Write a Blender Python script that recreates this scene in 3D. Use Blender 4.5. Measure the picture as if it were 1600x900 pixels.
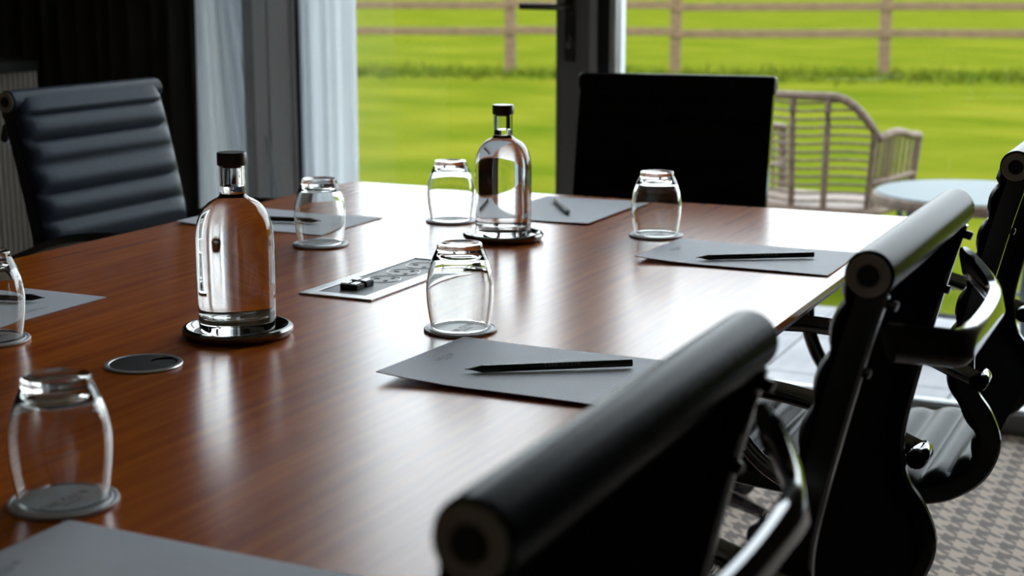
import bpy, bmesh, math, random
from mathutils import Vector, Matrix
for o in list(bpy.data.objects): bpy.data.objects.remove(o)
SC = bpy.context.scene; COL = SC.collection
PI = math.pi; R = math.radians
# ------------------------------------------------------------------ camera
# world: X right along the window wall, Y towards the window, Z up; the camera stands at x = y = 0
FPX, CZ = 2400.0, 1.165
PITCH, YAW = R(11.425), R(25.08)
cam = bpy.data.cameras.new('camera'); camo = bpy.data.objects.new('camera', cam); COL.objects.link(camo)
camo.location = (0, 0, CZ); camo.rotation_euler = (PI/2 - PITCH, 0, YAW)
cam.sensor_width = 36; cam.lens = 36*FPX/1600; cam.clip_start = .02; cam.clip_end = 500
cam.dof.use_dof = True; cam.dof.focus_distance = 1.92; cam.dof.aperture_fstop = 6.0
SC.camera = camo
# ------------------------------------------------------------------ overcast sky and exposure
w = bpy.data.worlds.new('overcast_sky'); SC.world = w; w.use_nodes = True
bg = w.node_tree.nodes['Background']; bg.inputs[0].default_value = (.86, .93, 1.0, 1); bg.inputs[1].default_value = 5.4
vs = SC.view_settings; vs.view_transform = 'Standard'; vs.look = 'None'; vs.gamma = 1; vs.use_curve_mapping = False
vs.exposure = 0.0
# ------------------------------------------------------------------ helpers
def lin(c): return tuple(((v/255)/12.92 if v/255 <= .04045 else ((v/255+.055)/1.055)**2.4) for v in c)
def pbr(name, col, rough=.5, metal=0, **kw):
    m = bpy.data.materials.new(name); m.use_nodes = True
    b = m.node_tree.nodes['Principled BSDF']
    b.inputs['Base Color'].default_value = (*col, 1); b.inputs['Roughness'].default_value = rough; b.inputs['Metallic'].default_value = metal
    for k, v in kw.items(): b.inputs[k].default_value = v
    return m
def nd(m, t, **kw):
    n = m.node_tree.nodes.new(t)
    for k, v in kw.items(): setattr(n, k, v)
    return n
def lk(m, a, b): m.node_tree.links.new(a, b)
def noise_col(m, c1, c2, scale, stretch=(1, 1, 1), detail=4, lo=.35, hi=.65, bump=0, bumpdist=.001, coord='Object'):
    b = m.node_tree.nodes['Principled BSDF']
    tc = nd(m, 'ShaderNodeTexCoord'); mp = nd(m, 'ShaderNodeMapping'); mp.inputs['Scale'].default_value = stretch
    nz = nd(m, 'ShaderNodeTexNoise'); nz.inputs['Scale'].default_value = scale; nz.inputs['Detail'].default_value = detail
    cr = nd(m, 'ShaderNodeValToRGB'); cr.color_ramp.elements[0].position = lo; cr.color_ramp.elements[1].position = hi
    cr.color_ramp.elements[0].color = (*c1, 1); cr.color_ramp.elements[1].color = (*c2, 1)
    lk(m, tc.outputs[coord], mp.inputs[0]); lk(m, mp.outputs[0], nz.inputs['Vector']); lk(m, nz.outputs[0], cr.inputs[0]); lk(m, cr.outputs[0], b.inputs['Base Color'])
    if bump:
        bp = nd(m, 'ShaderNodeBump'); bp.inputs['Strength'].default_value = bump; bp.inputs['Distance'].default_value = bumpdist
        lk(m, nz.outputs[0], bp.inputs['Height']); lk(m, bp.outputs[0], b.inputs['Normal'])
    return m
def mesh_obj(name, verts, faces, mat=None, parent=None, smooth=True, angle=35, mats=None, mi=None):
    me = bpy.data.meshes.new(name); me.from_pydata([tuple(v) for v in verts], [], faces); me.update()
    bm = bmesh.new(); bm.from_mesh(me); bmesh.ops.recalc_face_normals(bm, faces=bm.faces); bm.to_mesh(me); bm.free()
    return finish(name, me, mat, parent, smooth, angle, mats, mi)
def finish(name, me, mat=None, parent=None, smooth=True, angle=35, mats=None, mi=None):
    for m in (mats or [mat]): me.materials.append(m)
    if mi:
        for p, i in zip(me.polygons, mi): p.material_index = i
    if smooth:
        me.polygons.foreach_set('use_smooth', [True]*len(me.polygons)); me.set_sharp_from_angle(angle=R(angle))
    o = bpy.data.objects.new(name, me); COL.objects.link(o)
    if parent: o.parent = parent
    return o
class MB:
    def __init__(s): s.v = []; s.f = []; s.boxy = False
    def add(s, v, f):
        k = len(s.v); s.v += [Vector(p) for p in v]; s.f += [tuple(i+k for i in q) for q in f]; return s
    def box(s, x0, x1, y0, y1, z0, z1, b=0):
        s.boxy = True; bm = bmesh.new(); bmesh.ops.create_cube(bm, size=1)
        for v in bm.verts: v.co = Vector(((x0+x1)/2+v.co.x*(x1-x0), (y0+y1)/2+v.co.y*(y1-y0), (z0+z1)/2+v.co.z*(z1-z0)))
        if b: bmesh.ops.bevel(bm, geom=bm.edges[:], offset=b, segments=2, profile=.5, affect='EDGES')
        s.bm(bm); return s
    def bm(s, bm):
        bm.verts.index_update(); s.add([v.co.copy() for v in bm.verts], [[v.index for v in f.verts] for f in bm.faces]); bm.free()
    def lathe(s, prof, n=32, c=(0, 0, 0)):
        rings = []; v = []; f = []
        for r, z in prof:
            if r < 1e-6: rings.append([len(v)]); v.append((c[0], c[1], c[2]+z))
            else:
                rings.append(list(range(len(v), len(v)+n)))
                v += [(c[0]+r*math.cos(2*PI*i/n), c[1]+r*math.sin(2*PI*i/n), c[2]+z) for i in range(n)]
        for a, b in zip(rings, rings[1:]):
            for i in range(n):
                j = (i+1) % n
                if len(a) == 1 and len(b) == 1: continue
                if len(a) == 1: f.append((a[0], b[i], b[j]))
                elif len(b) == 1: f.append((a[i], a[j], b[0]))
                else: f.append((a[i], a[j], b[j], b[i]))
        s.add(v, f); return s
    def tube(s, pts, r, n=10, up=(0, 0, 1), ry=None, closed=False, cap=True):
        P = [Vector(p) for p in pts]; N = len(P); v = []; f = []; up = Vector(up)
        for i in range(N):
            if closed: t = P[(i+1) % N]-P[i-1]
            else: t = P[min(i+1, N-1)]-P[max(i-1, 0)]
            t.normalize(); a = t.cross(up)
            if a.length < 1e-4: a = t.cross(Vector((1, 0, 0)))
            a.normalize(); b = a.cross(t); rr = r[i] if isinstance(r, (list, tuple)) else r; r2 = ry if ry else rr
            v += [P[i]+a*rr*math.cos(2*PI*k/n)+b*r2*math.sin(2*PI*k/n) for k in range(n)]
        for i in range(N if closed else N-1):
            for k in range(n):
                j = (i+1) % N; l = (k+1) % n
                f.append((i*n+k, i*n+l, j*n+l, j*n+k))
        if cap and not closed: f += [tuple(range(n)), tuple((N-1)*n+k for k in range(n))]
        s.add(v, f); return s
    def sweep(s, pts, prof, norm):           # prof: list of (side, normal) offsets; norm(i) -> (side, normal) vectors
        v = []; f = []; n = len(prof); N = len(pts)
        for i, p in enumerate(pts):
            a, b = norm(i); v += [Vector(p)+a*q[0]+b*q[1] for q in prof]
        for i in range(N-1):
            for k in range(n): l = (k+1) % n; f.append((i*n+k, i*n+l, (i+1)*n+l, (i+1)*n+k))
        f += [tuple(range(n)), tuple((N-1)*n+k for k in range(n))]
        s.add(v, f); return s
    def xf(s, M):
        s.v = [M @ p for p in s.v]; return s
    def build(s, name, mat, parent=None, smooth=True, angle=35): return mesh_obj(name, s.v, s.f, mat, parent, smooth, 15 if s.boxy else angle)
def spline(pts, per=8):
    P = [Vector(p) for p in pts]; out = []
    for i in range(len(P)-1):
        a = P[max(i-1, 0)]; b = P[i]; c = P[i+1]; d = P[min(i+2, len(P)-1)]
        for k in range(per):
            t = k/per; out.append(.5*((2*b)+(c-a)*t+(2*a-5*b+4*c-d)*t*t+(3*b-a-3*c+d)*t**3))
    return out+[P[-1]]
def tag(o, label, cat, group=None):
    o['label'] = label; o['category'] = cat
    if group: o['group'] = group
    return o
def struct(o): o['kind'] = 'structure'; return o
def empty(name, loc=(0, 0, 0), rz=0, parent=None):
    o = bpy.data.objects.new(name, None); COL.objects.link(o); o.location = loc; o.rotation_euler = (0, 0, rz); o.empty_display_size = .05
    if parent: o.parent = parent
    return o
def copy_tree(o, parent=None):
    c = o.copy(); COL.objects.link(c); c.parent = parent
    for ch in list(o.children): copy_tree(ch, c)
    return c
def arc(cx, cy, rx, ry, a0, a1, n=14): return [(cx+rx*math.cos(R(a0+(a1-a0)*i/n)), cy+ry*math.sin(R(a0+(a1-a0)*i/n))) for i in range(n+1)]
# serif capital letters as flat strokes, cap height 1
def glyph(ch):
    q = []; S, T = .15, .07
    def rect(x0, x1, y0, y1): q.append([(x0, y0), (x1, y0), (x1, y1), (x0, y1)])
    def stem(x, y0=0, y1=1, wd=S, sb=True, st=True):
        rect(x-wd/2, x+wd/2, y0, y1)
        if sb: rect(x-wd/2-.08, x+wd/2+.08, y0, y0+.05)
        if st: rect(x-wd/2-.08, x+wd/2+.08, y1-.05, y1)
    def stroke(pts, wf):
        for i in range(len(pts)-1):
            (x0, y0), (x1, y1) = pts[i], pts[i+1]; L = math.hypot(x1-x0, y1-y0) or 1; nx, ny = -(y1-y0)/L, (x1-x0)/L
            a, b = wf(i/(len(pts)-1))/2, wf((i+1)/(len(pts)-1))/2
            q.append([(x0+nx*a, y0+ny*a), (x0-nx*a, y0-ny*a), (x1-nx*b, y1-ny*b), (x1+nx*b, y1+ny*b)])
    bow = lambda t: T+(S-T)*math.sin(PI*t)
    if ch == 'T': rect(0, .8, 1-T, 1); stem(.4, st=False); rect(0, .05, .78, 1); rect(.75, .8, .78, 1); W = .8
    elif ch == 'H': stem(.16); stem(.72); rect(.16, .72, .47, .54); W = .88
    elif ch == 'E': stem(.16); rect(.16, .66, 1-T, 1); rect(.16, .7, 0, T); rect(.16, .55, .48, .55); rect(.61, .66, .8, 1); rect(.65, .7, 0, .22); rect(.5, .55, .4, .63); W = .7
    elif ch == 'C': stroke(arc(.46, .5, .4, .47, 48, 312, 20), bow); rect(.68, .73, .68, .95); rect(.68, .73, .05, .3); W = .78
    elif ch == 'L': stem(.16); rect(.16, .66, 0, T); rect(.61, .66, 0, .26); W = .66
    elif ch == 'U': stem(.16, .35, 1, sb=False); stem(.72, .35, 1, T, sb=False); stroke(arc(.44, .36, .28, .33, 180, 360, 12), lambda t: S+(T-S)*t); W = .86
    elif ch == 'B': stem(.16); stroke([(.16, .965)]+arc(.38, .74, .22, .225, 90, -90, 10)+[(.16, .515)], bow); stroke([(.16, .515)]+arc(.42, .275, .25, .24, 90, -90, 10)+[(.16, .035)], bow); W = .74
    elif ch == 'R': stem(.16); stroke([(.16, .965)]+arc(.4, .74, .23, .225, 90, -90, 10)+[(.16, .515)], bow); stroke([(.36, .5), (.74, .0)], lambda t: .13); rect(.66, .86, 0, .05); W = .84
    elif ch == 'O': stroke(arc(.46, .5, .4, .47, 90, 270, 14), bow); stroke(arc(.46, .5, .4, .47, -90, 90, 14), bow); W = .92
    elif ch == 'M': stem(.12, wd=.07); stem(.9); stroke([(.12, 1), (.5, .05)], lambda t: .13); stroke([(.5, .05), (.9, 1)], lambda t: .06); W = 1.05
    elif ch == 'S': stroke(arc(.33, .74, .22, .225, 30, 270, 12)+arc(.33, .27, .25, .24, 90, -150, 12), lambda t: T+(S-T)*math.sin(PI*t)); W = .64
    else: W = .35
    return q, W
def text_mb(lines):                          # lines: (string, cap height, baseline y); centred on x
    m = MB()
    for s, h, y in lines:
        x = 0; Q = []
        for ch in s:
            q, W = glyph(ch); Q += [[(a+x, b) for a, b in p] for p in q]; x += W+.14
        for p in Q: m.add([((a-x/2)*h, y+b*h, 0) for a, b in p], [(0, 1, 2, 3)])
    return m
# ------------------------------------------------------------------ materials
M = {}
M['wood'] = noise_col(pbr('cherry_wood', (.2, .06, .02), .24, 0, **{'Specular IOR Level': .5}), lin((168, 76, 8)), lin((214, 114, 24)), 8, (9, .5, 9), 6, .3, .72)
M['wood_edge'] = pbr('wood_edge', lin((70, 26, 9)), .35)
M['leather'] = noise_col(pbr('black_leather', (.012, .013, .016), .27, 0, **{'Specular IOR Level': .022, 'Specular Tint': (.8, .88, 1, 1)}), (.007, .0078, .0095), (.012, .013, .016), 220, bump=.12, bumpdist=.0006)
M['navy'] = noise_col(pbr('navy_leather', (.012, .016, .026), .42, 0, **{'Specular IOR Level': .24, 'Specular Tint': (.72, .84, 1, 1)}), (.012, .019, .038), (.019, .028, .055), 220, bump=.12, bumpdist=.0006)
M['back_cloth'] = pbr('matte_black_backing', (.008, .008, .008), .9, 0, **{'Specular IOR Level': 0.0})
M['black_metal'] = pbr('black_polished_metal', (.015, .015, .016), .16, 0, **{'Specular IOR Level': .7})
M['chrome'] = pbr('chrome', (.16, .16, .165), .10, 1)
M['dark_chrome'] = pbr('dark_chrome', (.20, .195, .185), .13, 1)
M['steel'] = pbr('brushed_steel', (.74, .74, .75), .32, .7)
M['cap_grey'] = pbr('grey_plastic', lin((150, 143, 132)), .4)
M['screw'] = pbr('screw_metal', (.3, .3, .3), .2, 1)
M['rubber'] = pbr('black_rubber', (.01, .01, .01), .6)
M['paper'] = noise_col(pbr('paper', (.7, .72, .77), .62), lin((226, 231, 244)), lin((232, 236, 247)), 14)
def paper_grid(m):
    b = m.node_tree.nodes['Principled BSDF']; src = b.inputs['Base Color'].links[0].from_socket
    tc = nd(m, 'ShaderNodeTexCoord'); sp_ = nd(m, 'ShaderNodeSeparateXYZ'); lk(m, tc.outputs['Object'], sp_.inputs[0]); g = []
    for k in (0, 1):
        a = nd(m, 'ShaderNodeMath', operation='MULTIPLY'); a.inputs[1].default_value = 200; lk(m, sp_.outputs[k], a.inputs[0])
        f_ = nd(m, 'ShaderNodeMath', operation='FRACT'); lk(m, a.outputs[0], f_.inputs[0]); l = nd(m, 'ShaderNodeMath', operation='LESS_THAN'); l.inputs[1].default_value = .12; lk(m, f_.outputs[0], l.inputs[0]); g.append(l)
    mx = nd(m, 'ShaderNodeMath', operation='MAXIMUM'); lk(m, g[0].outputs[0], mx.inputs[0]); lk(m, g[1].outputs[0], mx.inputs[1])
    c = nd(m, 'ShaderNodeMix', data_type='RGBA'); c.inputs[7].default_value = (.56, .58, .66, 1); lk(m, mx.outputs[0], c.inputs[0]); lk(m, src, c.inputs[6]); lk(m, c.outputs[2], b.inputs['Base Color'])
paper_grid(M['paper'])
M['ink'] = pbr('grey_ink', lin((120, 122, 126)), .7)
M['pencil'] = pbr('pencil_black', (.012, .012, .013), .38)
M['pencil_print'] = pbr('pencil_print', (.22, .22, .225), .4)
M['coaster'] = pbr('coaster_silver', (.62, .63, .66), .42, .15, **{'Specular IOR Level': .35})
M['coaster_ink'] = pbr('coaster_emboss', (.02, .02, .022), .7, 0, **{'Specular IOR Level': .05})
M['cap'] = pbr('cork_brown_cap', lin((66, 56, 46)), .33, .3)
M['plug'] = pbr('stopper_rubber', lin((90, 50, 38)), .6)
M['alu'] = pbr('satin_aluminium', (.80, .81, .83), .36, .45)
M['socket_grey'] = pbr('socket_grey', lin((118, 118, 120)), .45)
M['hole_black'] = pbr('hole_black', (.004, .004, .004), .7)
M['door_grey'] = pbr('door_grey', lin((134, 136, 138)), .42)
M['post_grey'] = pbr('post_pale_grey', lin((226, 232, 241)), .45)
M['door_dark'] = pbr('door_dark_gasket', lin((34, 38, 46)), .35)
M['door_light'] = pbr('door_light_edge', lin((196, 200, 206)), .35)
M['wall'] = pbr('taupe_wall_paint', lin((92, 87, 80)), .85)
M['wall_pale'] = pbr('pale_wall_paint', lin((176, 171, 164)), .85)
M['ceil'] = pbr('ceiling_white', lin((228, 227, 224)), .9)
M['dark_curtain'] = noise_col(pbr('dark_curtain_cloth', (.012, .011, .009), .85, 0, **{'Sheen Weight': .25}), (.022, .020, .016), (.036, .032, .026), 60, (8, 8, .5))
M['fluted'] = pbr('fluted_pale_lacquer', lin((250, 245, 240)), .35)
M['cab_dark'] = pbr('cabinet_dark', lin((38, 35, 31)), .4)
M['wicker'] = noise_col(pbr('wicker_brown', lin((140, 116, 98)), .6), lin((76, 59, 46)), lin((108, 86, 69)), 40)
M['leg_dark'] = pbr('leg_dark', lin((66, 72, 82)), .4)
M['slab'] = noise_col(pbr('paving_pale', lin((178, 178, 182)), .75), lin((122, 122, 128)), lin((140, 140, 144)), 3)
M['fence'] = noise_col(pbr('weathered_timber', lin((150, 122, 86)), .8), lin((86, 66, 44)), lin((112, 89, 62)), 6, (1, 1, 6))
def glass(name, ior=1.5, rough=0, col=(1, 1, 1)):
    m = bpy.data.materials.new(name); m.use_nodes = True; nt = m.node_tree
    nt.nodes.remove(nt.nodes['Principled BSDF']); g = nd(m, 'ShaderNodeBsdfGlass'); g.inputs['IOR'].default_value = ior
    g.inputs['Roughness'].default_value = rough; g.inputs['Color'].default_value = (*col, 1)
    lk(m, g.outputs[0], nt.nodes['Material Output'].inputs[0]); return m
M['glass'] = glass('clear_glass', 1.5, 0, (.985, .99, .985))
M['water_wall'] = glass('water_in_glass', 1.33/1.5)
M['water_top'] = glass('water_surface', 1.33)
def pane_mat():
    m = bpy.data.materials.new('window_pane'); m.use_nodes = True; nt = m.node_tree; nt.nodes.remove(nt.nodes['Principled BSDF'])
    t = nd(m, 'ShaderNodeBsdfTransparent'); t.inputs[0].default_value = (.97, .985, .975, 1); g = nd(m, 'ShaderNodeBsdfGlossy'); g.inputs['Roughness'].default_value = .0
    fr = nd(m, 'ShaderNodeFresnel'); fr.inputs[0].default_value = 1.45; mx = nd(m, 'ShaderNodeMixShader')
    lk(m, fr.outputs[0], mx.inputs[0]); lk(m, t.outputs[0], mx.inputs[1]); lk(m, g.outputs[0], mx.inputs[2]); lk(m, mx.outputs[0], nt.nodes['Material Output'].inputs[0]); return m
M['pane'] = pane_mat()
def sheer_mat():
    m = bpy.data.materials.new('sheer_white_cloth'); m.use_nodes = True; nt = m.node_tree; nt.nodes.remove(nt.nodes['Principled BSDF'])
    d = nd(m, 'ShaderNodeBsdfDiffuse'); d.inputs[0].default_value = (.84, .87, .92, 1); tl = nd(m, 'ShaderNodeBsdfTranslucent'); tl.inputs[0].default_value = (.82, .86, .92, 1)
    t = nd(m, 'ShaderNodeBsdfTransparent'); a = nd(m, 'ShaderNodeMixShader'); a.inputs[0].default_value = .66; b = nd(m, 'ShaderNodeMixShader'); b.inputs[0].default_value = .04
    lk(m, d.outputs[0], a.inputs[1]); lk(m, tl.outputs[0], a.inputs[2]); lk(m, a.outputs[0], b.inputs[1]); lk(m, t.outputs[0], b.inputs[2]); lk(m, b.outputs[0], nt.nodes['Material Output'].inputs[0]); return m
M['sheer'] = sheer_mat()
def carpet_mat():
    m = pbr('houndstooth_carpet', (.3, .3, .3), .95); b = m.node_tree.nodes['Principled BSDF']
    tc = nd(m, 'ShaderNodeTexCoord'); sp = nd(m, 'ShaderNodeSeparateXYZ')
    nz = nd(m, 'ShaderNodeTexNoise'); nz.inputs['Scale'].default_value = 260; nz.inputs['Detail'].default_value = 2
    wob = nd(m, 'ShaderNodeVectorMath', operation='SCALE'); wob.inputs[3].default_value = .010
    ad = nd(m, 'ShaderNodeVectorMath', operation='ADD'); lk(m, tc.outputs['Object'], ad.inputs[0]); lk(m, nz.outputs['Color'], wob.inputs[0]); lk(m, wob.outputs[0], ad.inputs[1])
    lk(m, ad.outputs[0], sp.inputs[0])
    def mth(op, a, bb):
        n = nd(m, 'ShaderNodeMath', operation=op)
        for i, s in enumerate((a, bb)):
            if s is None: continue
            if isinstance(s, (int, float)): n.inputs[i].default_value = s
            else: lk(m, s, n.inputs[i])
        return n.outputs[0]
    k = 1/.060
    u = mth('MULTIPLY', sp.outputs[0], k); v = mth('MULTIPLY', sp.outputs[1], k)
    wu = mth('LESS_THAN', mth('FRACT', u, None), .5); wv = mth('LESS_THAN', mth('FRACT', v, None), .5)
    tw = mth('LESS_THAN', mth('FRACT', mth('MULTIPLY', mth('ADD', u, v), 2), None), .5)
    sel = mth('ADD', mth('MULTIPLY', tw, wu), mth('MULTIPLY', mth('SUBTRACT', 1, tw), wv))
    mx = nd(m, 'ShaderNodeMix', data_type='RGBA'); mx.inputs[6].default_value = (*lin((246, 228, 214)), 1); mx.inputs[7].default_value = (*lin((168, 154, 147)), 1)
    lk(m, sel, mx.inputs[0]); lk(m, mx.outputs[2], b.inputs['Base Color'])
    bp = nd(m, 'ShaderNodeBump'); bp.inputs['Strength'].default_value = .5; bp.inputs['Distance'].default_value = .002; lk(m, nz.outputs[0], bp.inputs['Height']); lk(m, bp.outputs[0], b.inputs['Normal'])
    return m
M['carpet'] = carpet_mat()
def lawn_mat():
    m = pbr('lawn_grass', (.1, .15, .02), .9, 0, **{'Specular IOR Level': 0.0}); b = m.node_tree.nodes['Principled BSDF']
    tc = nd(m, 'ShaderNodeTexCoord'); mp = nd(m, 'ShaderNodeMapping'); mp.inputs['Scale'].default_value = (.55, 1, 1); mp.inputs['Rotation'].default_value = (0, 0, .2)
    n1 = nd(m, 'ShaderNodeTexNoise'); n1.inputs['Scale'].default_value = .9; n1.inputs['Detail'].default_value = 6; n1.inputs['Roughness'].default_value = .62
    lk(m, tc.outputs['Object'], mp.inputs[0]); lk(m, mp.outputs[0], n1.inputs['Vector'])
    cr = nd(m, 'ShaderNodeValToRGB'); e = cr.color_ramp.elements; e[0].position = .30; e[0].color = (.052, .080, .0045, 1); e[1].position = .70; e[1].color = (.122, .124, .0115, 1)
    x = cr.color_ramp.elements.new(.5); x.color = (.085, .100, .0068, 1)
    lk(m, n1.outputs[0], cr.inputs[0]); lk(m, cr.outputs[0], b.inputs['Base Color']); return m
M['lawn'] = lawn_mat()
M['tuft'] = noise_col(pbr('rough_grass', (.06, .1, .012), .9, 0, **{'Specular IOR Level': 0.0}), (.066, .100, .008), (.115, .132, .014), 1.2)
# ------------------------------------------------------------------ room shell
XL, XR, YB, YW, ZC = -3.68, 2.6, -3.6, 4.0, 2.98
struct(MB().box(XL-.1, XR+.1, YB-.1, YW+.14, -.06, 0).build('floor', M['carpet'], smooth=False))
struct(MB().box(XL-.1, XR+.1, YB-.1, YW+.14, ZC, ZC+.1).build('ceiling', M['ceil'], smooth=False))
struct(MB().box(XL-.1, XL, YB-.1, YW+.14, 0, ZC).build('wall_left', M['wall'], smooth=False))
struct(MB().box(XR, XR+.1, YB-.1, YW+.14, 0, ZC).build('wall_right', M['wall'], smooth=False))
struct(MB().box(XL, XR, YB-.1, YB, 0, ZC).build('wall_back', M['wall_pale'], smooth=False))
OX0, OX1, ZH = -3.30, .50, 2.85
wf = MB().box(XL, OX0, YW, YW+.14, 0, ZC).box(OX1, XR, YW, YW+.14, 0, ZC).box(OX0, OX1, YW, YW+.14, ZH, ZC)
struct(wf.build('wall_front', M['wall'], smooth=False))
# glazing: two narrow strips added to light the tied sheer, door leaf, wide fixed lights; each frame carries its own pane
def window(name, x0, x1, zb=.055):
    r = struct(empty(name, ((x0+x1)/2, YW+.06, 0))); h = (x1-x0)/2
    MB().box(-h, h, -.035, .035, 0, zb, .004).build('bottom_rail', M['door_grey'], r)
    MB().box(-h, h, -.02, .02, zb, zb+.006, .002).build('glazing_bead', M['door_light'], r)
    MB().box(-h, h, -.035, .035, ZH-.06, ZH, .004).build('top_rail', M['door_grey'], r)
    MB().box(-h, h, -.003, .003, zb+.006, ZH-.06).build('pane', M['pane'], r, smooth=False)
    return r
window('added_window_1', OX0, -2.84)  # added glazing behind the curtains, so the tied sheer is backlit
window('added_window_3', -2.745, -2.66)  # unseen strip behind the post, added to light the tied sheer from its right
window('window_2', -1.565, OX1)
def post(name, x0, x1, y0=YW-.005, y1=YW+.115): return struct(MB().box(x0, x1, y0, y1, 0, ZH, .004).build(name, M['door_grey']))
post('trim_1', -2.84, -2.745)
dr = struct(empty('door_1', (-2.20, YW+.06, 0)))
MB().box(-.458, -.36, -.035, .035, .01, ZH-.05, .004).build('hinge_stile', M['door_grey'], dr)
MB().box(.452, .556, -.035, .035, .01, ZH-.05, .004).build('lock_stile', M['door_grey'], dr)
MB().box(-.36, .452, -.034, .034, .01, .10, .004).build('bottom_rail', M['door_grey'], dr)
MB().box(-.36, .452, -.034, .034, ZH-.13, ZH-.05, .004).build('top_rail', M['door_grey'], dr)
MB().box(-.36, .452, -.003, .003, .10, ZH-.13).build('pane', M['pane'], dr, smooth=False)
hd = MB().box(.483, .515, -.047, -.035, .93, 1.17, .004).build('handle_plate', M['dark_chrome'], dr)
MB().tube(spline([(.499, -.047, 1.085), (.499, -.075, 1.085), (.492, -.092, 1.085), (.47, -.095, 1.085), (.37, -.095, 1.086)], 5), .0095, 10).build('lever', M['dark_chrome'], hd)
MB().lathe([(0, 0), (.009, 0), (.010, .006), (.007, .008), (0, .008)], 16).xf(Matrix.Translation((.499, -.047, .99)) @ Matrix.Rotation(PI/2, 4, 'X') @ Matrix.Diagonal((1, 2.0, 1, 1))).build('key_cylinder', M['screw'], hd)
# jamb between the door and the fixed light: pale edge, dark gasket, pale edge
jb = struct(empty('trim_2', (-1.605, YW+.06, 0)))
MB().box(-.039, -.018, -.04, .04, 0, ZH, .003).build('pale_edge', M['door_light'], jb)
MB().box(-.018, .022, -.028, .04, 0, ZH, .003).build('gasket', M['door_dark'], jb)
MB().box(.022, .040, -.044, .04, 0, ZH, .003).build('pale_edge', M['door_light'], jb)
# grey post standing in front of the straight sheer curtain
ps = struct(empty('trim_3', (-2.53, 3.80, 0), R(60))); ps.scale = (.93, 1, 1)
MB().box(-.095, -.049, -.02, .05, 0, ZC, .002).build('post_face', M['post_grey'], ps)
MB().box(-.049, -.044, -.005, .05, 0, ZC).build('groove', M['door_dark'], ps)
MB().box(-.044, .034, -.02, .05, 0, ZC, .002).build('post_face', M['post_grey'], ps)
MB().box(.034, .046, -.026, .05, 0, ZC, .002).build('pale_edge', M['door_light'], ps)
MB().box(.046, .070, -.012, .05, 0, ZC, .002).build('gasket', M['door_dark'], ps)
# ------------------------------------------------------------------ curtains
def curtain(name, xl, xr, y, zs, pleats, amp, mat, seed=1, sub=10, bulge=None):
    rnd = random.Random(seed); N = pleats*sub; ph = [rnd.uniform(-.6, .6) for _ in range(pleats+1)]; am = [rnd.uniform(.55, 1.2) for _ in range(pleats+1)]
    v = []; f = []
    for j, z in enumerate(zs):
        a, b = xl(z), xr(z)
        for i in range(N+1):
            t = i/N; k = t*pleats; q = min(int(k), pleats-1); fr = k-q
            A = amp*(am[q]*(1-fr)+am[q+1]*fr); p = ph[q]*(1-fr)+ph[q+1]*fr
            v.append((a+(b-a)*t, y+A*math.sin(2*PI*k+p+.25*math.sin(z*2+q))+.25*A*math.sin(4.7*PI*k+p), z))
    for j in range(len(zs)-1):
        for i in range(N): a = j*(N+1)+i; f.append((a, a+1, a+N+2, a+N+1))
    return mesh_obj(name, v, f, mat, None, True, 180)
zs = [.015+i*(2.7-.015)/40 for i in range(41)]
tag(curtain('blackout_curtain', lambda z: -3.64, lambda z: -2.855, 3.88, zs, 11, .045, M['dark_curtain'], 5), 'near-black heavy curtain hanging in deep folds behind the navy chair', 'curtain')
def gx(z, lo, hi):                         # tied in at about 1.45 m, flaring below and above
    t = min(1, abs(z-1.5)/1.5); return lo+(hi-lo)*t
tied = lambda z: -2.620 + (.172*min(1, (1.5-z)/.97)**1.05 - .055 if z < 1.5 else -.055+.06*(z-1.5))
tag(curtain('sheer_curtain', lambda z: -2.785-.02*max(0, 1.1-z), tied, 3.76, zs, 6, .020, M['sheer'], 3), 'white sheer curtain pulled aside, flaring towards the floor beside the black curtain', 'curtain')
flare = lambda z: -2.352+(.0 if z > .2 else .0)
tag(curtain('sheer_curtain', lambda z: -2.56, flare, 3.955, zs, 5, .016, M['sheer'], 8), 'straight white sheer curtain hanging against the glass door behind the grey post', 'curtain')
# ------------------------------------------------------------------ outside
ZG = -.08
def gridmesh(name, x0, x1, y0, y1, nx, ny, zf, mat):
    v = [(x0+(x1-x0)*i/nx, y0+(y1-y0)*j/ny, zf(x0+(x1-x0)*i/nx, y0+(y1-y0)*j/ny)) for j in range(ny+1) for i in range(nx+1)]
    return mesh_obj(name, v, [(j*(nx+1)+i, j*(nx+1)+i+1, (j+1)*(nx+1)+i+1, (j+1)*(nx+1)+i) for j in range(ny) for i in range(nx)], mat)
struct(gridmesh('lawn', -90, 60, YW+.14, 130, 60, 50, lambda x, y: ZG-.05 if y < 5 else ZG, M['lawn']))
pt = struct(empty('patio', (0, 0, ZG)))
slab = None
for i in range(12):
    for j in range(3):
        if slab is None: slab = MB().box(-.297, .297, -.257, .257, -.04, .012, .004).build('paving_slab', M['slab'], pt); o = slab
        else: o = slab.copy(); COL.objects.link(o)
        o.location = (-4.0+i*.6, 4.42+j*.52, 0)
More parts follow.
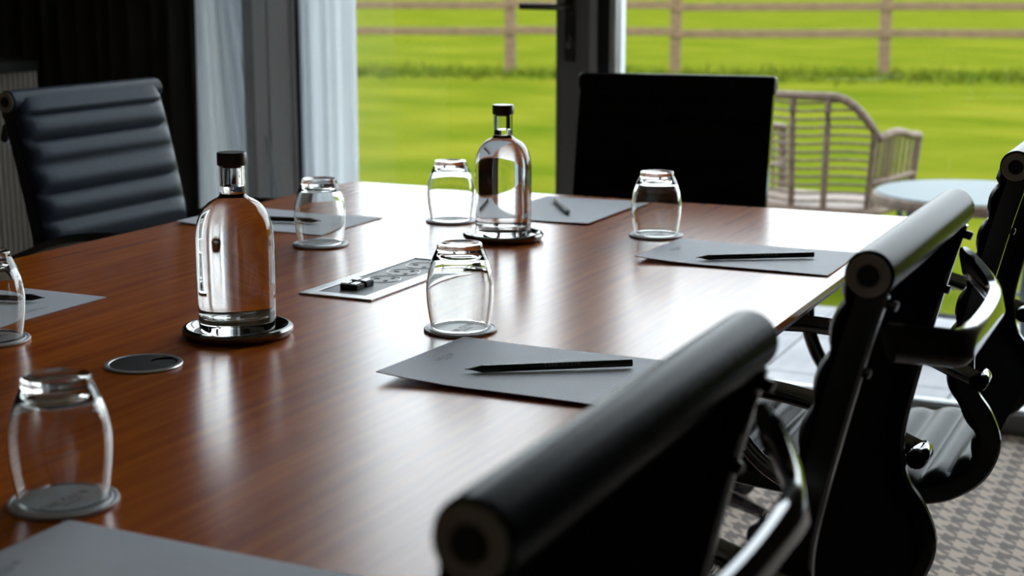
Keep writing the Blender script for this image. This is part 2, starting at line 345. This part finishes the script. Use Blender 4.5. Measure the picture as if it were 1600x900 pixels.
# post and rail fence across the paddock
fx = lambda x: 18.34+(x+8.61)*.307        # fence line
fn = tag(empty('fence', (-6.5, fx(-6.5), ZG)), 'weathered timber post and rail fence across the grass field', 'fence')
ang = math.atan(.307)
fp = [-20.4, -18.0, -15.6, -13.2, -10.75, -8.61, -6.56, -4.05, -1.6, .8, 3.2, 5.6, 8.0, 10.4, 12.8, 15.2]
for k, x in enumerate(fp):
    o = MB().box(-.07, .07, -.05, .05, -.3, 1.28, .012).build('post', M['fence'], fn) if k == 0 else pst.copy()
    if k == 0: pst = o
    else: COL.objects.link(o)
    o.location = (x+6.5, fx(x)-fx(-6.5), 0); o.rotation_euler = (0, 0, ang)
for k in range(len(fp)-1):
    for zr in (.56, .895, 1.22):
        x0, x1 = fp[k], fp[k+1]; L = math.hypot(x1-x0, fx(x1)-fx(x0))
        o = MB().box(-L/2, L/2, -.02, .02, -.05, .05, .008).build('rail', M['fence'], fn)
        o.location = ((x0+x1)/2+6.5, (fx(x0)+fx(x1))/2-fx(-6.5)-.06, zr+.012*((k*7) % 3-1)); o.rotation_euler = (0, R(.35)*((k % 3)-1), ang)
rnd = random.Random(4); tm = MB(); tv = []; tf = []
for k in range(20000):
    x = rnd.uniform(-20, 15); y = fx(x)+rnd.gauss(-.1, .45); h = rnd.uniform(.03, .11)*(1 if rnd.random() < .85 else 1.9); a = rnd.uniform(0, PI); wd = rnd.uniform(.01, .025)
    dx, dy = wd*math.cos(a), wd*math.sin(a); i = len(tv); lx, ly = rnd.uniform(-.08, .08), rnd.uniform(-.08, .08)
    tv += [(x-dx, y-dy, ZG), (x+dx, y+dy, ZG), (x+lx, y+ly, ZG+h)]; tf.append((i, i+1, i+2))
me = bpy.data.meshes.new('rough_grass'); me.from_pydata(tv, [], tf); ro = finish('rough_grass', me, M['tuft'], smooth=False)
tag(ro, 'darker strip of uncut grass growing along the fence foot', 'grass'); ro['kind'] = 'stuff'
# wicker armchair on the patio edge, seen from behind
wc = tag(empty('wicker_armchair', (-1.56, 6.02, ZG), R(-11)), 'brown wicker garden armchair with open strands standing outside the window', 'armchair')
BW, DEP = .31, .50                        # half width, depth (forward is +y)
def plan(t):                              # t in 0..1 round the U from left arm front over the back to right arm front
    pts = [(-BW, DEP), (-BW-.01, .25), (-BW, .10), (-.24, .02), (-.12, -.02), (0, -.03), (.12, -.02), (.24, .02), (BW, .10), (BW+.01, .25), (BW, DEP)]
    k = t*(len(pts)-1); i = min(int(k), len(pts)-2); u = k-i
    a, b, c, d = [Vector(pts[min(max(i+q, 0), len(pts)-1)]) for q in (-1, 0, 1, 2)]
    return .5*((2*b)+(c-a)*u+(2*a-5*b+4*c-d)*u*u+(3*b-a-3*c+d)*u**3)
def rim(t):                               # rim height: high back dropping to the arms
    e = abs(t-.5)*2
    if e < .24: return .79
    if e < .58: q = (e-.24)/.34; return .79-.165*(1.6*q*q-.6*q**3)
    q = (e-.58)/.42; return .625+.02*math.sin(PI*min(1, q*1.3))-.045*max(0, q-.6)
def shell(t, z):                          # the tub narrows towards the seat
    p = plan(t); s = 1-.16*max(0, (.66-z))/.66; return Vector((p.x*s, .1+(p.y-.1)*s, z))
N = 64
MB().tube([shell(i/N, rim(i/N)) for i in range(N+1)], .017, 8).build('rim', M['wicker'], wc)
MB().tube([shell(i/N, .335) for i in range(N+1)], .020, 8).build('seat_rim', M['wicker'], wc)
for t in (.23, .365, .49, .61, .77):
    MB().tube([shell(t, .335+(rim(t)-.335)*k/8) for k in range(9)], .014, 8).build('back_stay', M['wicker'], wc)
for k in range(13):
    z = .370+k*.0325
    ts = [t/100 for t in range(23, 78) if z < rim(t/100)-.005]
    MB().tube([shell(t, z+.012*math.sin((t-.5)*9)**2) for t in ts], .0055, 6).build('strand', M['wicker'], wc)
for s in (0, 1):
    for k in range(9):
        t = .02+k*.023; t = 1-t if s else t
        MB().tube([shell(t, .345), shell(t, (rim(t)+.345)/2), shell(t, rim(t)-.01)], .0065, 6).build('strand', M['wicker'], wc)
    MB().tube([shell((1-t) if s else t, .455) for t in [k*.0325 for k in range(8)]], .013, 8).build('arm_rail', M['wicker'], wc)
    t = .0 if s == 0 else 1.0
    MB().tube([shell(t, .335), shell(t, .5), shell(t, rim(t))], .017, 8).build('arm_front', M['wicker'], wc)
sv = [shell(i/N, .335) for i in range(N+1)]; sm = MB().add([(p.x, p.y, .345) for p in sv]+[(p.x, p.y, .325) for p in sv], [tuple(range(N+1)), tuple(range(2*N+1, N, -1))]+[(i, i+1, N+2+i, N+1+i) for i in range(N)])
sm.build('seat', M['wicker'], wc)
for x, y in ((-.24, .06), (.24, .06), (-.25, .46), (.25, .46)): MB().tube([(x*1.12, y*1.05, 0), (x, y, .33)], [.012, .015], 8).build('leg', M['leg_dark'], wc)
# round garden table
gt = tag(empty('garden_table', (-.75, 5.20, ZG), .3), 'round garden table with glass top and wicker rim outside the window', 'table')
GT = .545
MB().lathe([(0, GT), (.315, GT), (.318, GT+.004), (.315, GT+.008), (0, GT+.008)], 48).build('glass_top', pbr('grey_glass_top', (.105, .130, .142), .45, 0, **{'Specular IOR Level': .06}), gt)
MB().lathe([(.30, GT-.035), (.325, GT-.032), (.330, GT-.015), (.326, GT), (.318, GT+.003), (.300, GT-.004), (.30, GT-.035)], 48).build('rim', M['wicker'], gt)
for k in range(4):
    a = R(35+90*k); c, s = math.cos(a), math.sin(a)
    MB().tube([(c*.27, s*.27, 0), (c*.25, s*.25, .2), (c*.27, s*.27, GT-.03)], .014, 8).build('leg', M['leg_dark'], gt)
MB().tube([(.255*math.cos(2*PI*i/32), .255*math.sin(2*PI*i/32), .18) for i in range(32)], .008, 8, closed=True).build('stretcher_ring', M['leg_dark'], gt)
# ------------------------------------------------------------------ conference table
TX0, TX1, TY0, TY1, TZ = -1.686, -.492, -.95, 2.80, .74
ct = tag(empty('conference_table', ((TX0+TX1)/2, (TY0+TY1)/2, 0)), 'long polished cherry wood conference table set for a meeting', 'table')
hx, hy = (TX1-TX0)/2, (TY1-TY0)/2
tt = MB().box(-hx, hx, -hy, hy, TZ-.010, TZ, .0012).build('table_top', M['wood'], ct, angle=30)
um = MB(); ch = .016
um.add([(-hx+.001, -hy+.001, TZ-.0095), (hx-.001, -hy+.001, TZ-.0095), (hx-.001, hy-.001, TZ-.0095), (-hx+.001, hy-.001, TZ-.0095), (-hx+ch, -hy+ch, TZ-.028), (hx-ch, -hy+ch, TZ-.028), (hx-ch, hy-ch, TZ-.028), (-hx+ch, hy-ch, TZ-.028)],
       [(0, 1, 5, 4), (1, 2, 6, 5), (2, 3, 7, 6), (3, 0, 4, 7), (4, 5, 6, 7), (0, 3, 2, 1)])
um.build('bevelled_underside', pbr('edge_grey', lin((150, 140, 132)), .4), ct, smooth=False)
for y in (-1.15, 1.15):
    p = MB().box(-.28, .28, y-.05, y+.05, .03, TZ-.028, .01).build('pedestal', M['wood_edge'], ct)
    MB().box(-.40, .40, y-.10, y+.10, 0, .03, .008).build('foot', M['wood_edge'], p)
MB().box(-.02, .02, -1.1, 1.1, .40, TZ-.028, .004).build('centre_beam', M['wood_edge'], ct)
# power module let into the table
pm = tag(empty('power_module', (-1.080, 1.901, TZ)), 'aluminium power module with three plug sockets let into the table', 'socket')
PW, PL = .057, .160
fr = MB().box(-PW, -.040, -PL, PL, 0, .0028, .0008).box(.036, PW, -PL, PL, 0, .0028, .0008).box(-.040, .036, -PL, -PL+.020, 0, .0028, .0008).box(-.040, .036, PL-.020, PL, 0, .0028, .0008)
fr.build('frame', M['alu'], pm)
MB().box(-.0385, .0345, -PL+.021, PL-.021, .0002, .0014, .0004).build('socket_plate', M['socket_grey'], pm)
MB().box(-.0398, -.0386, -PL+.021, PL-.021, .0001, .0008).build('gap', M['hole_black'], pm)
for k in range(3):
    sk = empty('plug_socket', (-.002, -.022+k*.058, .0014), 0, pm)
    MB().tube([(.0245*math.cos(2*PI*i/28), .0245*math.sin(2*PI*i/28), .0003) for i in range(28)], .0006, 6, closed=True).build('outline', M['screw'], sk)
    MB().box(-.0155, -.0075, -.0022, .0022, 0, .0006).build('earth_slot', M['hole_black'], sk)
    for s in (-1, 1): MB().box(.0065, .0110, s*.011-.0033, s*.011+.0033, 0, .0006).build('slot', M['hole_black'], sk)
for k in range(2):
    j = MB().box(-.022, .006, -.110+k*.026, -.090+k*.026, .0014, .0085, .001).build('data_jack', M['rubber'], pm)
    MB().box(-.020, -.011, -.110+k*.027, -.094+k*.027, .0085, .0108, .0006).build('latch', M['steel'], j)
    MB().box(-.006, .003, -.110+k*.027, -.094+k*.027, .0085, .0104, .0006).build('latch', M['steel'], j)
# cable grommet
gm = tag(empty('cable_grommet', (-1.081, 1.337, TZ)), 'round brushed steel cable grommet with a dark hole let into the table', 'grommet')
MB().lathe([(.0375, .0002), (.0432, .0004), (.0436, .0012), (.0425, .0026), (.0390, .0030), (.0375, .0022), (.0375, .0002)], 48).build('ring', M['steel'], gm)
MB().lathe([(0, .0002), (.0374, .0002), (.0374, .0005), (0, .0005)], 40).build('well', M['hole_black'], gm)
hc = Vector((.016, .019)); hr = .0165; out = []
for i in range(360):
    a = R(i); p = Vector((.0372*math.cos(a), .0372*math.sin(a)))
    if (p-hc).length > hr: out.append((a, p))
# crescent lid: big circle minus the cable hole
a_in = [i for i in range(360) if (Vector((.0372*math.cos(R(i)), .0372*math.sin(R(i))))-hc).length <= hr]
i0, i1 = a_in[0], a_in[-1]
big = [Vector((.0372*math.cos(R(i)), .0372*math.sin(R(i)))) for i in range(i1+1, i0+360, 4)]
s0 = math.atan2(*(big[-1]-hc).yx); s1 = math.atan2(*(big[0]-hc).yx)
while s1 > s0: s1 -= 2*PI
small = [hc+hr*Vector((math.cos(s0+(s1-s0)*k/20), math.sin(s0+(s1-s0)*k/20))) for k in range(1, 20)]
lp = big+small; n = len(lp)
MB().add([(p.x, p.y, .0024) for p in lp]+[(p.x, p.y, .0008) for p in lp], [tuple(range(n)), tuple(range(2*n-1, n-1, -1))]+[(i, (i+1) % n, n+(i+1) % n, n+i) for i in range(n)]).build('lid', pbr('lid_steel', (.30, .29, .27), .28, 1), gm, smooth=False)
# ------------------------------------------------------------------ coasters, tumblers, bottles
def make_coaster():
    r = empty('coaster', (0, 0, TZ))
    MB().lathe([(0, 0), (.0440, 0), (.0450, .0010), (.0452, .0024), (.0446, .0036), (.0420, .0040), (.0414, .0034), (.0402, .0034), (.0396, .0040), (.0376, .0040), (.0370, .0032), (0, .0030)], 56).build('disc', M['coaster'], r)
    t = text_mb([('THE CLUB', .0080, -.001), ('ROOMS', .0044, -.0085)]); t.xf(Matrix.Translation((.004, 0, .0032)) @ Matrix.Rotation(PI/2, 4, 'Z')).build('lettering', M['coaster_ink'], r, smooth=False)
    return r
TUMB = [(0, .1010), (.012, .1013), (.020, .1020), (.0250, .1042), (.0268, .1045), (.0277, .1034), (.0281, .1005), (.0284, .0985), (.0298, .0953), (.0343, .0852), (.0386, .0715), (.0413, .0565), (.0418, .0470), (.0410, .0330), (.0388, .0160), (.0364, .0030), (.0359, .0006), (.0352, 0), (.0346, .0006),
        (.0350, .0030), (.0374, .0160), (.0396, .0330), (.0404, .0470), (.0399, .0560), (.0371, .0705), (.0326, .0830), (.0284, .0885), (.0220, .0905), (.0120, .0918), (0, .0920)]
def make_tumbler():
    P = [Vector((r, z, 0)) for r, z in TUMB]
    return MB().lathe([(p.x if p.x > 1e-5 else 0, p.y) for p in P], 56).build('tumbler', M['glass'], angle=60)
co0, tu0 = make_coaster(), make_tumbler()
spots = [(-.847, .937, 0), (-.838, 1.641, 0), (-.859, 2.405, 0),
         (-1.321, 2.091, PI), (-1.243, 2.400, PI), (-1.318, 1.352, PI)]
where = ['by the cable grommet, touching a bare paper', 'between the power module and the lettered pencil', 'before the black chair at the table head', 'before the navy chair, over its paper', 'next to the bottle nearer the window', 'across the table from the cable grommet']
for i, (x, y, rz) in enumerate(spots):
    c = co0 if i == 0 else copy_tree(co0); c.location = (x, y, TZ); c.rotation_euler = (0, 0, rz)
    t = tu0 if i == 0 else copy_tree(tu0); t.location = (x, y, TZ+.0041)
    tag(c, 'round silver coaster with club lettering '+where[i], 'coaster', 'coasters on the conference table')
    tag(t, 'clear glass tumbler upside down '+where[i], 'glass', 'upturned tumblers on the conference table')
BOT = [(0, .0035), (.030, .0025), (.0400, .0), (.0440, .0010), (.0456, .0040), (.0460, .0100), (.0464, .060), (.0466, .104), (.0464, .115), (.0455, .1250), (.0437, .1335), (.0405, .1420), (.0355, .1500), (.0295, .1558), (.0230, .1596), (.0185, .1618), (.0164, .1640), (.0157, .1670), (.0156, .1700), (.0156, .1985), (.0154, .2000)]
BIN = [(.0116, .2000), (.0119, .1900), (.0119, .1700), (.0124, .1640), (.0150, .1602), (.0205, .1570), (.0270, .1530), (.0332, .1470), (.0378, .1395), (.0408, .1315), (.0426, .1230), (.0434, .1140), (.0435, .104), (.0432, .060), (.0428, .0260), (.0415, .0210), (.0370, .0180), (.020, .0165), (0, .0160)]
WL = .1755
def make_bottle():
    r = empty('water_bottle')
    inner_air = [p for p in BIN if p[1] > WL]+[(.0119, WL)]
    MB().lathe(BOT+inner_air, 64).build('glass_body', M['glass'], r, angle=60)
    wv = [(.0119, WL)]+[p for p in BIN if p[1] <= WL]
    mb = MB().lathe([(0, WL)]+wv, 64); nf = 64
    o = mesh_obj('water', mb.v, mb.f, None, r, True, 60, [M['water_wall'], M['water_top']], [1]*nf+[0]*(len(mb.f)-nf))
    MB().lathe([(0, .2003), (.0166, .2003), (.0174, .2010), (.0175, .2025), (.0175, .2142), (.0168, .2156), (0, .2158)], 48).build('cap', M['cap'], r)
    MB().lathe([(0, .1975), (.0105, .1975), (.0112, .1980), (.0112, .2003), (0, .2003)], 32).build('stopper', M['plug'], r)
    return r
def make_tray():
    return MB().lathe([(0, 0), (.0560, 0), (.0630, .0018), (.0665, .0060), (.0668, .0095), (.0645, .0125), (.0610, .0130), (.0575, .0112), (.0545, .0078), (.0520, .0064), (0, .0060)], 64).build('bottle_tray', M['dark_chrome'])
b0, t0 = make_bottle(), make_tray()
for i, (x, y, bl, tl) in enumerate(((-1.071, 1.504, 'clear water bottle with brown cap on chrome tray between grommet and power module', 'round chrome bottle tray between the cable grommet and the power module'), (-1.077, 2.267, 'clear water bottle with brown cap on chrome tray beyond the power module, towards the window', 'round chrome bottle tray beyond the power module, towards the window'))):
    b = b0 if i == 0 else copy_tree(b0); t = t0 if i == 0 else copy_tree(t0)
    b.location = (x, y, TZ+.0067); b.rotation_euler = (0, 0, .4*i); t.location = (x, y, TZ)
    tag(b, bl, 'bottle', 'water bottles on the conference table'); tag(t, tl, 'tray', 'bottle trays on the conference table')
# ------------------------------------------------------------------ sheets of paper and pencils
def paper(cx, cy, rz, curl, label, rot=0):    # long side along local x, page head at local -x
    nx, ny = 18, 12; LX, LY = .297, .210; v = []; f = []
    zf = lambda u, q: TZ+.0012+curl(u, q)
    for s in (0, 1):
        for j in range(ny+1):
            for i in range(nx+1):
                u, q = i/nx, j/ny; v.append(((u-.5)*LX, (q-.5)*LY, zf(u, q)-TZ-(.0011 if s else 0)))
    n1 = (nx+1)*(ny+1)
    for j in range(ny):
        for i in range(nx):
            a = j*(nx+1)+i; f.append((a, a+1, a+nx+2, a+nx+1)); f.append((n1+a, n1+a+nx+1, n1+a+nx+2, n1+a+1))
    bd = [i for i in range(nx)]+[j*(nx+1)+nx for j in range(ny)]+[ny*(nx+1)+i for i in range(nx, 0, -1)]+[j*(nx+1) for j in range(ny, 0, -1)]
    for a, b in zip(bd, bd[1:]+bd[:1]): f.append((a, n1+a, n1+b, b))
    r = tag(empty('paper_sheet', (cx, cy, TZ), rz), label, 'paper', 'sheets of paper laid at each seat')
    mesh_obj('sheet', v, f, M['paper'], r, True, 50)
    t = text_mb([('THE CLUB', .0058, 0), ('ROOMS', .0032, -.0050)]); t.xf(Matrix.Rotation(PI/2, 4, 'Z'))
    for p in t.v:
        x, y = p.x-.118, p.y; p.x = x; p.y = y; p.z = zf(x/LX+.5, y/LY+.5)-TZ+.00025
    t.build('letterhead', M['ink'], r, smooth=False)
    return r
def curl_left(h, g): return lambda u, q: h*max(0, (.42-u)/.42)**2*(.35+.65*(1-q)**1.0)+g*(1-q)**2*(.25+.75*u*(1-u)*4*.4)+.0004
paper(-.662, 1.492, 0, curl_left(.0075, .0055), 'sheet of paper lifting at one corner under a pencil lettered with the club name')
paper(-.660, 2.277, 0, curl_left(.006, .003), 'sheet of paper with black pencil on the table corner by the outdoor view')
paper(-1.519, 2.275, PI, lambda u, q: .004*max(0, (u-.7)/.3)**2+.0004, 'sheet of paper with black pencil in front of the navy chair')
paper(-1.110, 2.610, -PI/2, lambda u, q: .0025*q*q+.0004, 'sheet of paper with slanting pencil at the table head, before the black chair')
paper(-1.508, 1.505, PI, lambda u, q: .0004, 'sheet of paper with black pencil behind the coaster across from the cable grommet')
paper(-.661, .795, .0, lambda u, q: .002*(1-u)**2+.0004, 'bare sheet of paper below the tumbler by the cable grommet')
def make_pencil():
    r = empty('pencil'); L, a = .187, .0047; hexa = [(a*math.cos(R(60*k)), a*math.sin(R(60*k))) for k in range(6)]
    m = MB(); m.add([(.020, y, z) for y, z in hexa]+[(L, y, z) for y, z in hexa]+[(.004, .0007*y/a, .0007*z/a) for y, z in hexa], [(k, (k+1) % 6, 6+(k+1) % 6, 6+k) for k in range(6)]+[(12+k, 12+(k+1) % 6, (k+1) % 6, k) for k in range(6)]+[tuple(range(6, 12))])
    m.build('shaft', M['pencil'], r, smooth=False)
    MB().lathe([(.0008, .0045), (.0004, .001), (0, 0)], 10).xf(Matrix.Rotation(PI/2, 4, 'Y')).build('lead', pbr('graphite', (.03, .03, .032), .3), r)
    # print on the upper flank that faces local -y
    t = text_mb([('THE CLUB', .0033, -.00165)])
    t.xf(Matrix.Translation((.108, 0, 0)) @ Matrix.Rotation(R(-30+90+0), 4, 'X') @ Matrix.Translation((0, 0, a*math.cos(R(30))+.00006)) @ Matrix.Diagonal((1.9, 1, 1, 1)))
    t.build('print', M['pencil_print'], r, smooth=False)
    return r
pe0 = make_pencil()
pens = [((-.733, 1.444), (-.580, 1.549), .0060, 'black pencil lettered with the club name on the lifting sheet of paper'), ((-.722, 2.201), (-.565, 2.305), .0058, 'black pencil on the paper at the table corner by the outdoor view'),
        ((-1.430, 2.270), (-1.610, 2.236), .0056, 'black pencil on the paper in front of the navy chair'), ((-1.068, 2.528), (-1.168, 2.690), .0060, 'pencil lying slantwise on the paper at the table head'), ((-1.410, 1.549), (-1.590, 1.500), .0056, 'black pencil on the paper across from the cable grommet')]
for i, (a, b, z, lab) in enumerate(pens):
    p = pe0 if i == 0 else copy_tree(pe0)
    p.location = (a[0], a[1], TZ+z+.0018); p.rotation_euler = (0, 0, math.atan2(b[1]-a[1], b[0]-a[0])); tag(p, lab, 'pencil', 'pencils on the paper sheets')
# ------------------------------------------------------------------ office chairs
PROF = [(0, .92), (.020, .85), (.050, .72), (.060, .655), (.052, .605), (.030, .572), (.018, .535), (.030, .497), (.058, .470), (.10, .452), (.20, .438), (.32, .440), (.41, .448), (.455, .446), (.478, .430), (.486, .405)]
sp = spline([(0, f, z) for f, z in PROF], 14)
ss = [0]
for a, b in zip(sp, sp[1:]): ss.append(ss[-1]+(b-a).length)
def tn(i):
    t = (sp[min(i+1, len(sp)-1)]-sp[max(i-1, 0)]).normalized(); return t, Vector((0, -t.z, t.y))   # front/up side normal
HW = .215
def make_chair(lea, met):
    r = empty('office_chair')
    # ribbed sling
    xs = [-1, -.97, -.92, -.84, -.7, -.35, 0, .35, .7, .84, .92, .97, 1]; v = []; f = []; NX = len(xs); pitch = .0505
    def rib(s): return abs(math.sin(PI*(s-.03)/pitch))**.55 if s > .03 else 1
    for i, p in enumerate(sp):
        t, n = tn(i)
        for k, x in enumerate(xs):
            e = max(0, 1-((abs(x)-.86)/.14)**2) if abs(x) > .86 else 1
            v.append(p+n*(.0165+.0120*rib(ss[i])*e)+Vector((x*(HW-.004), 0, 0)))
        for k, x in enumerate(xs): v.append(p+n*(.004)+Vector((x*(HW-.004), 0, 0)))
    W2 = 2*NX
    for i in range(len(sp)-1):
        for k in range(NX-1):
            a = i*W2+k; f.append((a, a+1, a+W2+1, a+W2)); b = a+NX; f.append((b, b+W2, b+W2+1, b+1))
        f.append((i*W2, (i+1)*W2, (i+1)*W2+NX, i*W2+NX)); f.append((i*W2+NX-1, i*W2+2*NX-1, (i+1)*W2+2*NX-1, (i+1)*W2+NX-1))
    f.append(tuple(range(NX))+tuple(range(2*NX-1, NX-1, -1))); L0 = (len(sp)-1)*W2; f.append(tuple(L0+k for k in range(NX))+tuple(L0+k for k in range(2*NX-1, NX-1, -1)))
    mesh_obj('ribbed_sling', v, f, lea, r, True, 60)
    ii = list(range(2, len(sp)-4, 3)); q = MB()
    q.add([sp[i]+tn(i)[1]*d+Vector((x, 0, 0)) for i in ii for x, d in ((-HW+.018, .0045), (HW-.018, .0045), (HW-.018, .0005), (-HW+.018, .0005))], [(4*k+a, 4*k+(a+1) % 4, 4*k+4+(a+1) % 4, 4*k+4+a) for k in range(len(ii)-1) for a in range(4)]+[(0, 1, 2, 3), tuple(4*(len(ii)-1)+a for a in range(4))])
    q.build('rear_panel', M['back_cloth'], r, angle=60)
    # leather roll over the top bar, with end caps
    RX = Matrix.Rotation(PI/2, 4, 'Y')
    tr = MB().lathe([(0, -HW), (.019, -HW), (.0212, -HW+.003), (.0215, -HW+.02), (.0215, HW-.02), (.0212, HW-.003), (.019, HW), (0, HW)], 28).xf(Matrix.Translation((0, .006, .920)) @ RX).build('top_roll', lea, r)
    for s in (-1, 1):
        CM = Matrix.Translation((s*HW, .006, .920)) @ Matrix.Rotation(s*PI/2, 4, 'Y')
        cap = MB().lathe([(0, 0), (.0185, 0), (.0188, .002), (.0172, .0036), (.0105, .0036), (.0098, .0022), (0, .0022)], 28).xf(CM).build('end_cap', M['cap_grey'], r)
        MB().lathe([(0, .0022), (.0096, .0022), (.0092, .0034), (.0055, .0034), (.0048, .0026), (0, .0026)], 24).xf(CM).build('bolt_recess', M['rubber'], cap)
    MB().lathe([(0, -HW), (.014, -HW), (.016, -HW+.003), (.016, HW-.003), (.014, HW), (0, HW)], 20).xf(Matrix.Translation((0, .478, .412)) @ RX).build('front_roll', lea, r)
    # side rails
    pr = [(-.008, -.012), (-.004, -.015), (.004, -.015), (.008, -.012), (.008, .010), (-.008, .010)]
    idx = list(range(4, len(sp)-6, 3))
    for s in (-1, 1):
        def fn(i): t, n = tn(idx[i]); return Vector((1, 0, 0)), n
        MB().sweep([sp[i]+Vector((s*(HW-.009), 0, 0)) for i in idx], pr, fn).build('side_rail', M['black_metal'], r)
    # bow shaped bracket behind the back, screwed to both rails
    half = [(.203, -.010, .862), (.190, -.020, .859), (.165, -.034, .853), (.140, -.046, .847), (.122, -.053, .843), (.104, -.057, .842), (.07, -.059, .842), (0, -.060, .842)]
    bp = spline(half+[(-x, y, z) for x, y, z in half[-2::-1]], 4)
    def bn(i):
        t = (bp[min(i+1, len(bp)-1)]-bp[max(i-1, 0)]).normalized(); up = Vector((0, .22, .975)); n = t.cross(up).normalized()
        return up*(.74+.30*min(1, abs(bp[i].x)/.13)**2), n
    bpr = [(-.017, -.004), (-.012, -.0075), (.012, -.0075), (.017, -.004), (.017, .003), (.010, .0055), (-.010, .0055), (-.017, .003)]
    br = MB().sweep(bp, bpr, bn).build('back_bracket', met, r, angle=50)
    for s in (-1, 1):
        for z, y in ((.893, -.012), (.832, .008)):
            MB().lathe([(0, -.006), (.0048, -.006), (.0048, .003), (.0036, .0045), (0, .005)], 12).xf(Matrix.Translation((s*.200, y, z)) @ Matrix.Rotation(PI/2+.25, 4, 'X')).build('screw', M['black_metal'], br)
    # arm loops
    for s in (-1, 1):
        ap = [(.032, .632), (.065, .645), (.110, .663), (.165, .678), (.225, .686), (.285, .688), (.335, .682), (.372, .660), (.390, .618), (.386, .565), (.362, .512), (.325, .474), (.285, .452)]
        pts = spline([(s*.243, a, z) for a, z in ap], 5)
        arm = MB().tube(pts, .0125, 12, up=(1, 0, 0), ry=.0105).build('arm', M['dark_chrome'], r)
        for a, z in (ap[0], ap[-1]):
            MB().lathe([(0, -.024), (.011, -.024), (.0125, -.021), (.0125, .018), (.011, .021), (0, .021)], 16).xf(Matrix.Translation((s*.232, a, z)) @ RX).build('arm_boss', met, arm)
    # seat carrier, gas column, star base and castors
    MB().box(-HW+.016, HW-.016, .20, .27, .405, .430, .006).build('seat_carrier', M['dark_chrome'], r)
    MB().lathe([(0, .40), (.045, .40), (.05, .392), (.034, .36), (.026, .355), (.026, .16), (.034, .15), (.036, .075), (0, .07)], 24, (0, .235, 0)).build('gas_column', M['dark_chrome'], r)
    for k in range(5):
        a = R(90+72*k); c, s = math.cos(a), math.sin(a)
        lg = MB().tube([(c*.02, .235+s*.02, .118), (c*.12, .235+s*.12, .108), (c*.29, .235+s*.29, .072)], [.024, .020, .012], 8).build('base_leg', met, r)
        cs = MB(); ct_ = Matrix.Translation((c*.285, .235+s*.285, .028)) @ Matrix.Rotation(a, 4, 'Z')
        for q in (-1, 1): cs.add(*(lambda b: (b.v, b.f))(MB().lathe([(0, -.008), (.024, -.008), (.0265, -.004), (.0265, .004), (.024, .008), (0, .008)], 16).xf(Matrix.Translation((0, q*.013, 0)) @ Matrix.Rotation(PI/2, 4, 'X'))))
        cs.add(*(lambda b: (b.v, b.f))(MB().tube([(0, 0, .0), (0, 0, .048)], .006, 8))); cs.xf(ct_)
        cs.build('castor', M['rubber'], lg)
    return r
chN = make_chair(M['leather'], M['chrome'])
def place(o, X, Y, ang, dz, label):       # X, Y: middle of the top roll; ang: heading of local +y
    o.location = (X, Y, 0); o.rotation_euler = (0, 0, ang); tag(o, label, 'chair', 'office chairs round the conference table')
    if dz:
        for c in o.children:
            if c.name.split('.')[0] not in ('base_leg',): c.location.z += dz
place(chN, -.283, .790, PI/2, 0, 'black leather office chair drawn up before the bare sheet of paper')
def dupc(*a): c = copy_tree(chN); place(c, *a); return c
dupc(-.259, 1.487, PI/2, 0, 'black leather office chair drawn up to the paper with the lettered pencil')
dupc(-.247, 2.325, PI/2, 0, 'black leather office chair at the table corner by the carpet and window sill')
chB = dupc(-1.124, 3.265, PI+R(6), .014, 'black leather office chair at the table head with its back to the window')
chB.scale = (1.02, 1, 1)
for c in chB.children:
    if c.name.split('.')[0] == 'arm': c.location.z -= .034
chA = make_chair(M['navy'], M['chrome']); place(chA, -2.035, 2.372, -PI/2, .022, 'navy ribbed leather office chair in front of the black curtain')
# ------------------------------------------------------------------ fluted sideboard by the dark curtain
sb = tag(empty('fluted_sideboard', (-3.42, 2.75, 0)), 'pale fluted sideboard with dark top behind the navy chair', 'sideboard')
MB().box(-.205, .205, -.80, .80, .04, .895, .004).build('body', M['cab_dark'], sb)
MB().box(-.215, .224, -.81, .795, .895, .932, .004).build('top', M['cab_dark'], sb)
MB().box(-.19, .17, -.78, .78, 0, .04).build('plinth', M['cab_dark'], sb)
sl = None; k = 0; y = -.792
while y < .80:
    if sl is None: sl = MB().lathe([(0, .05), (.0050, .05), (.0056, .056), (.0056, .888), (.0050, .894), (0, .894)], 8).build('flute', M['fluted'], sb); o = sl
    else: o = sl.copy(); COL.objects.link(o)
    o.location = (.209, y, 0); y += .0208
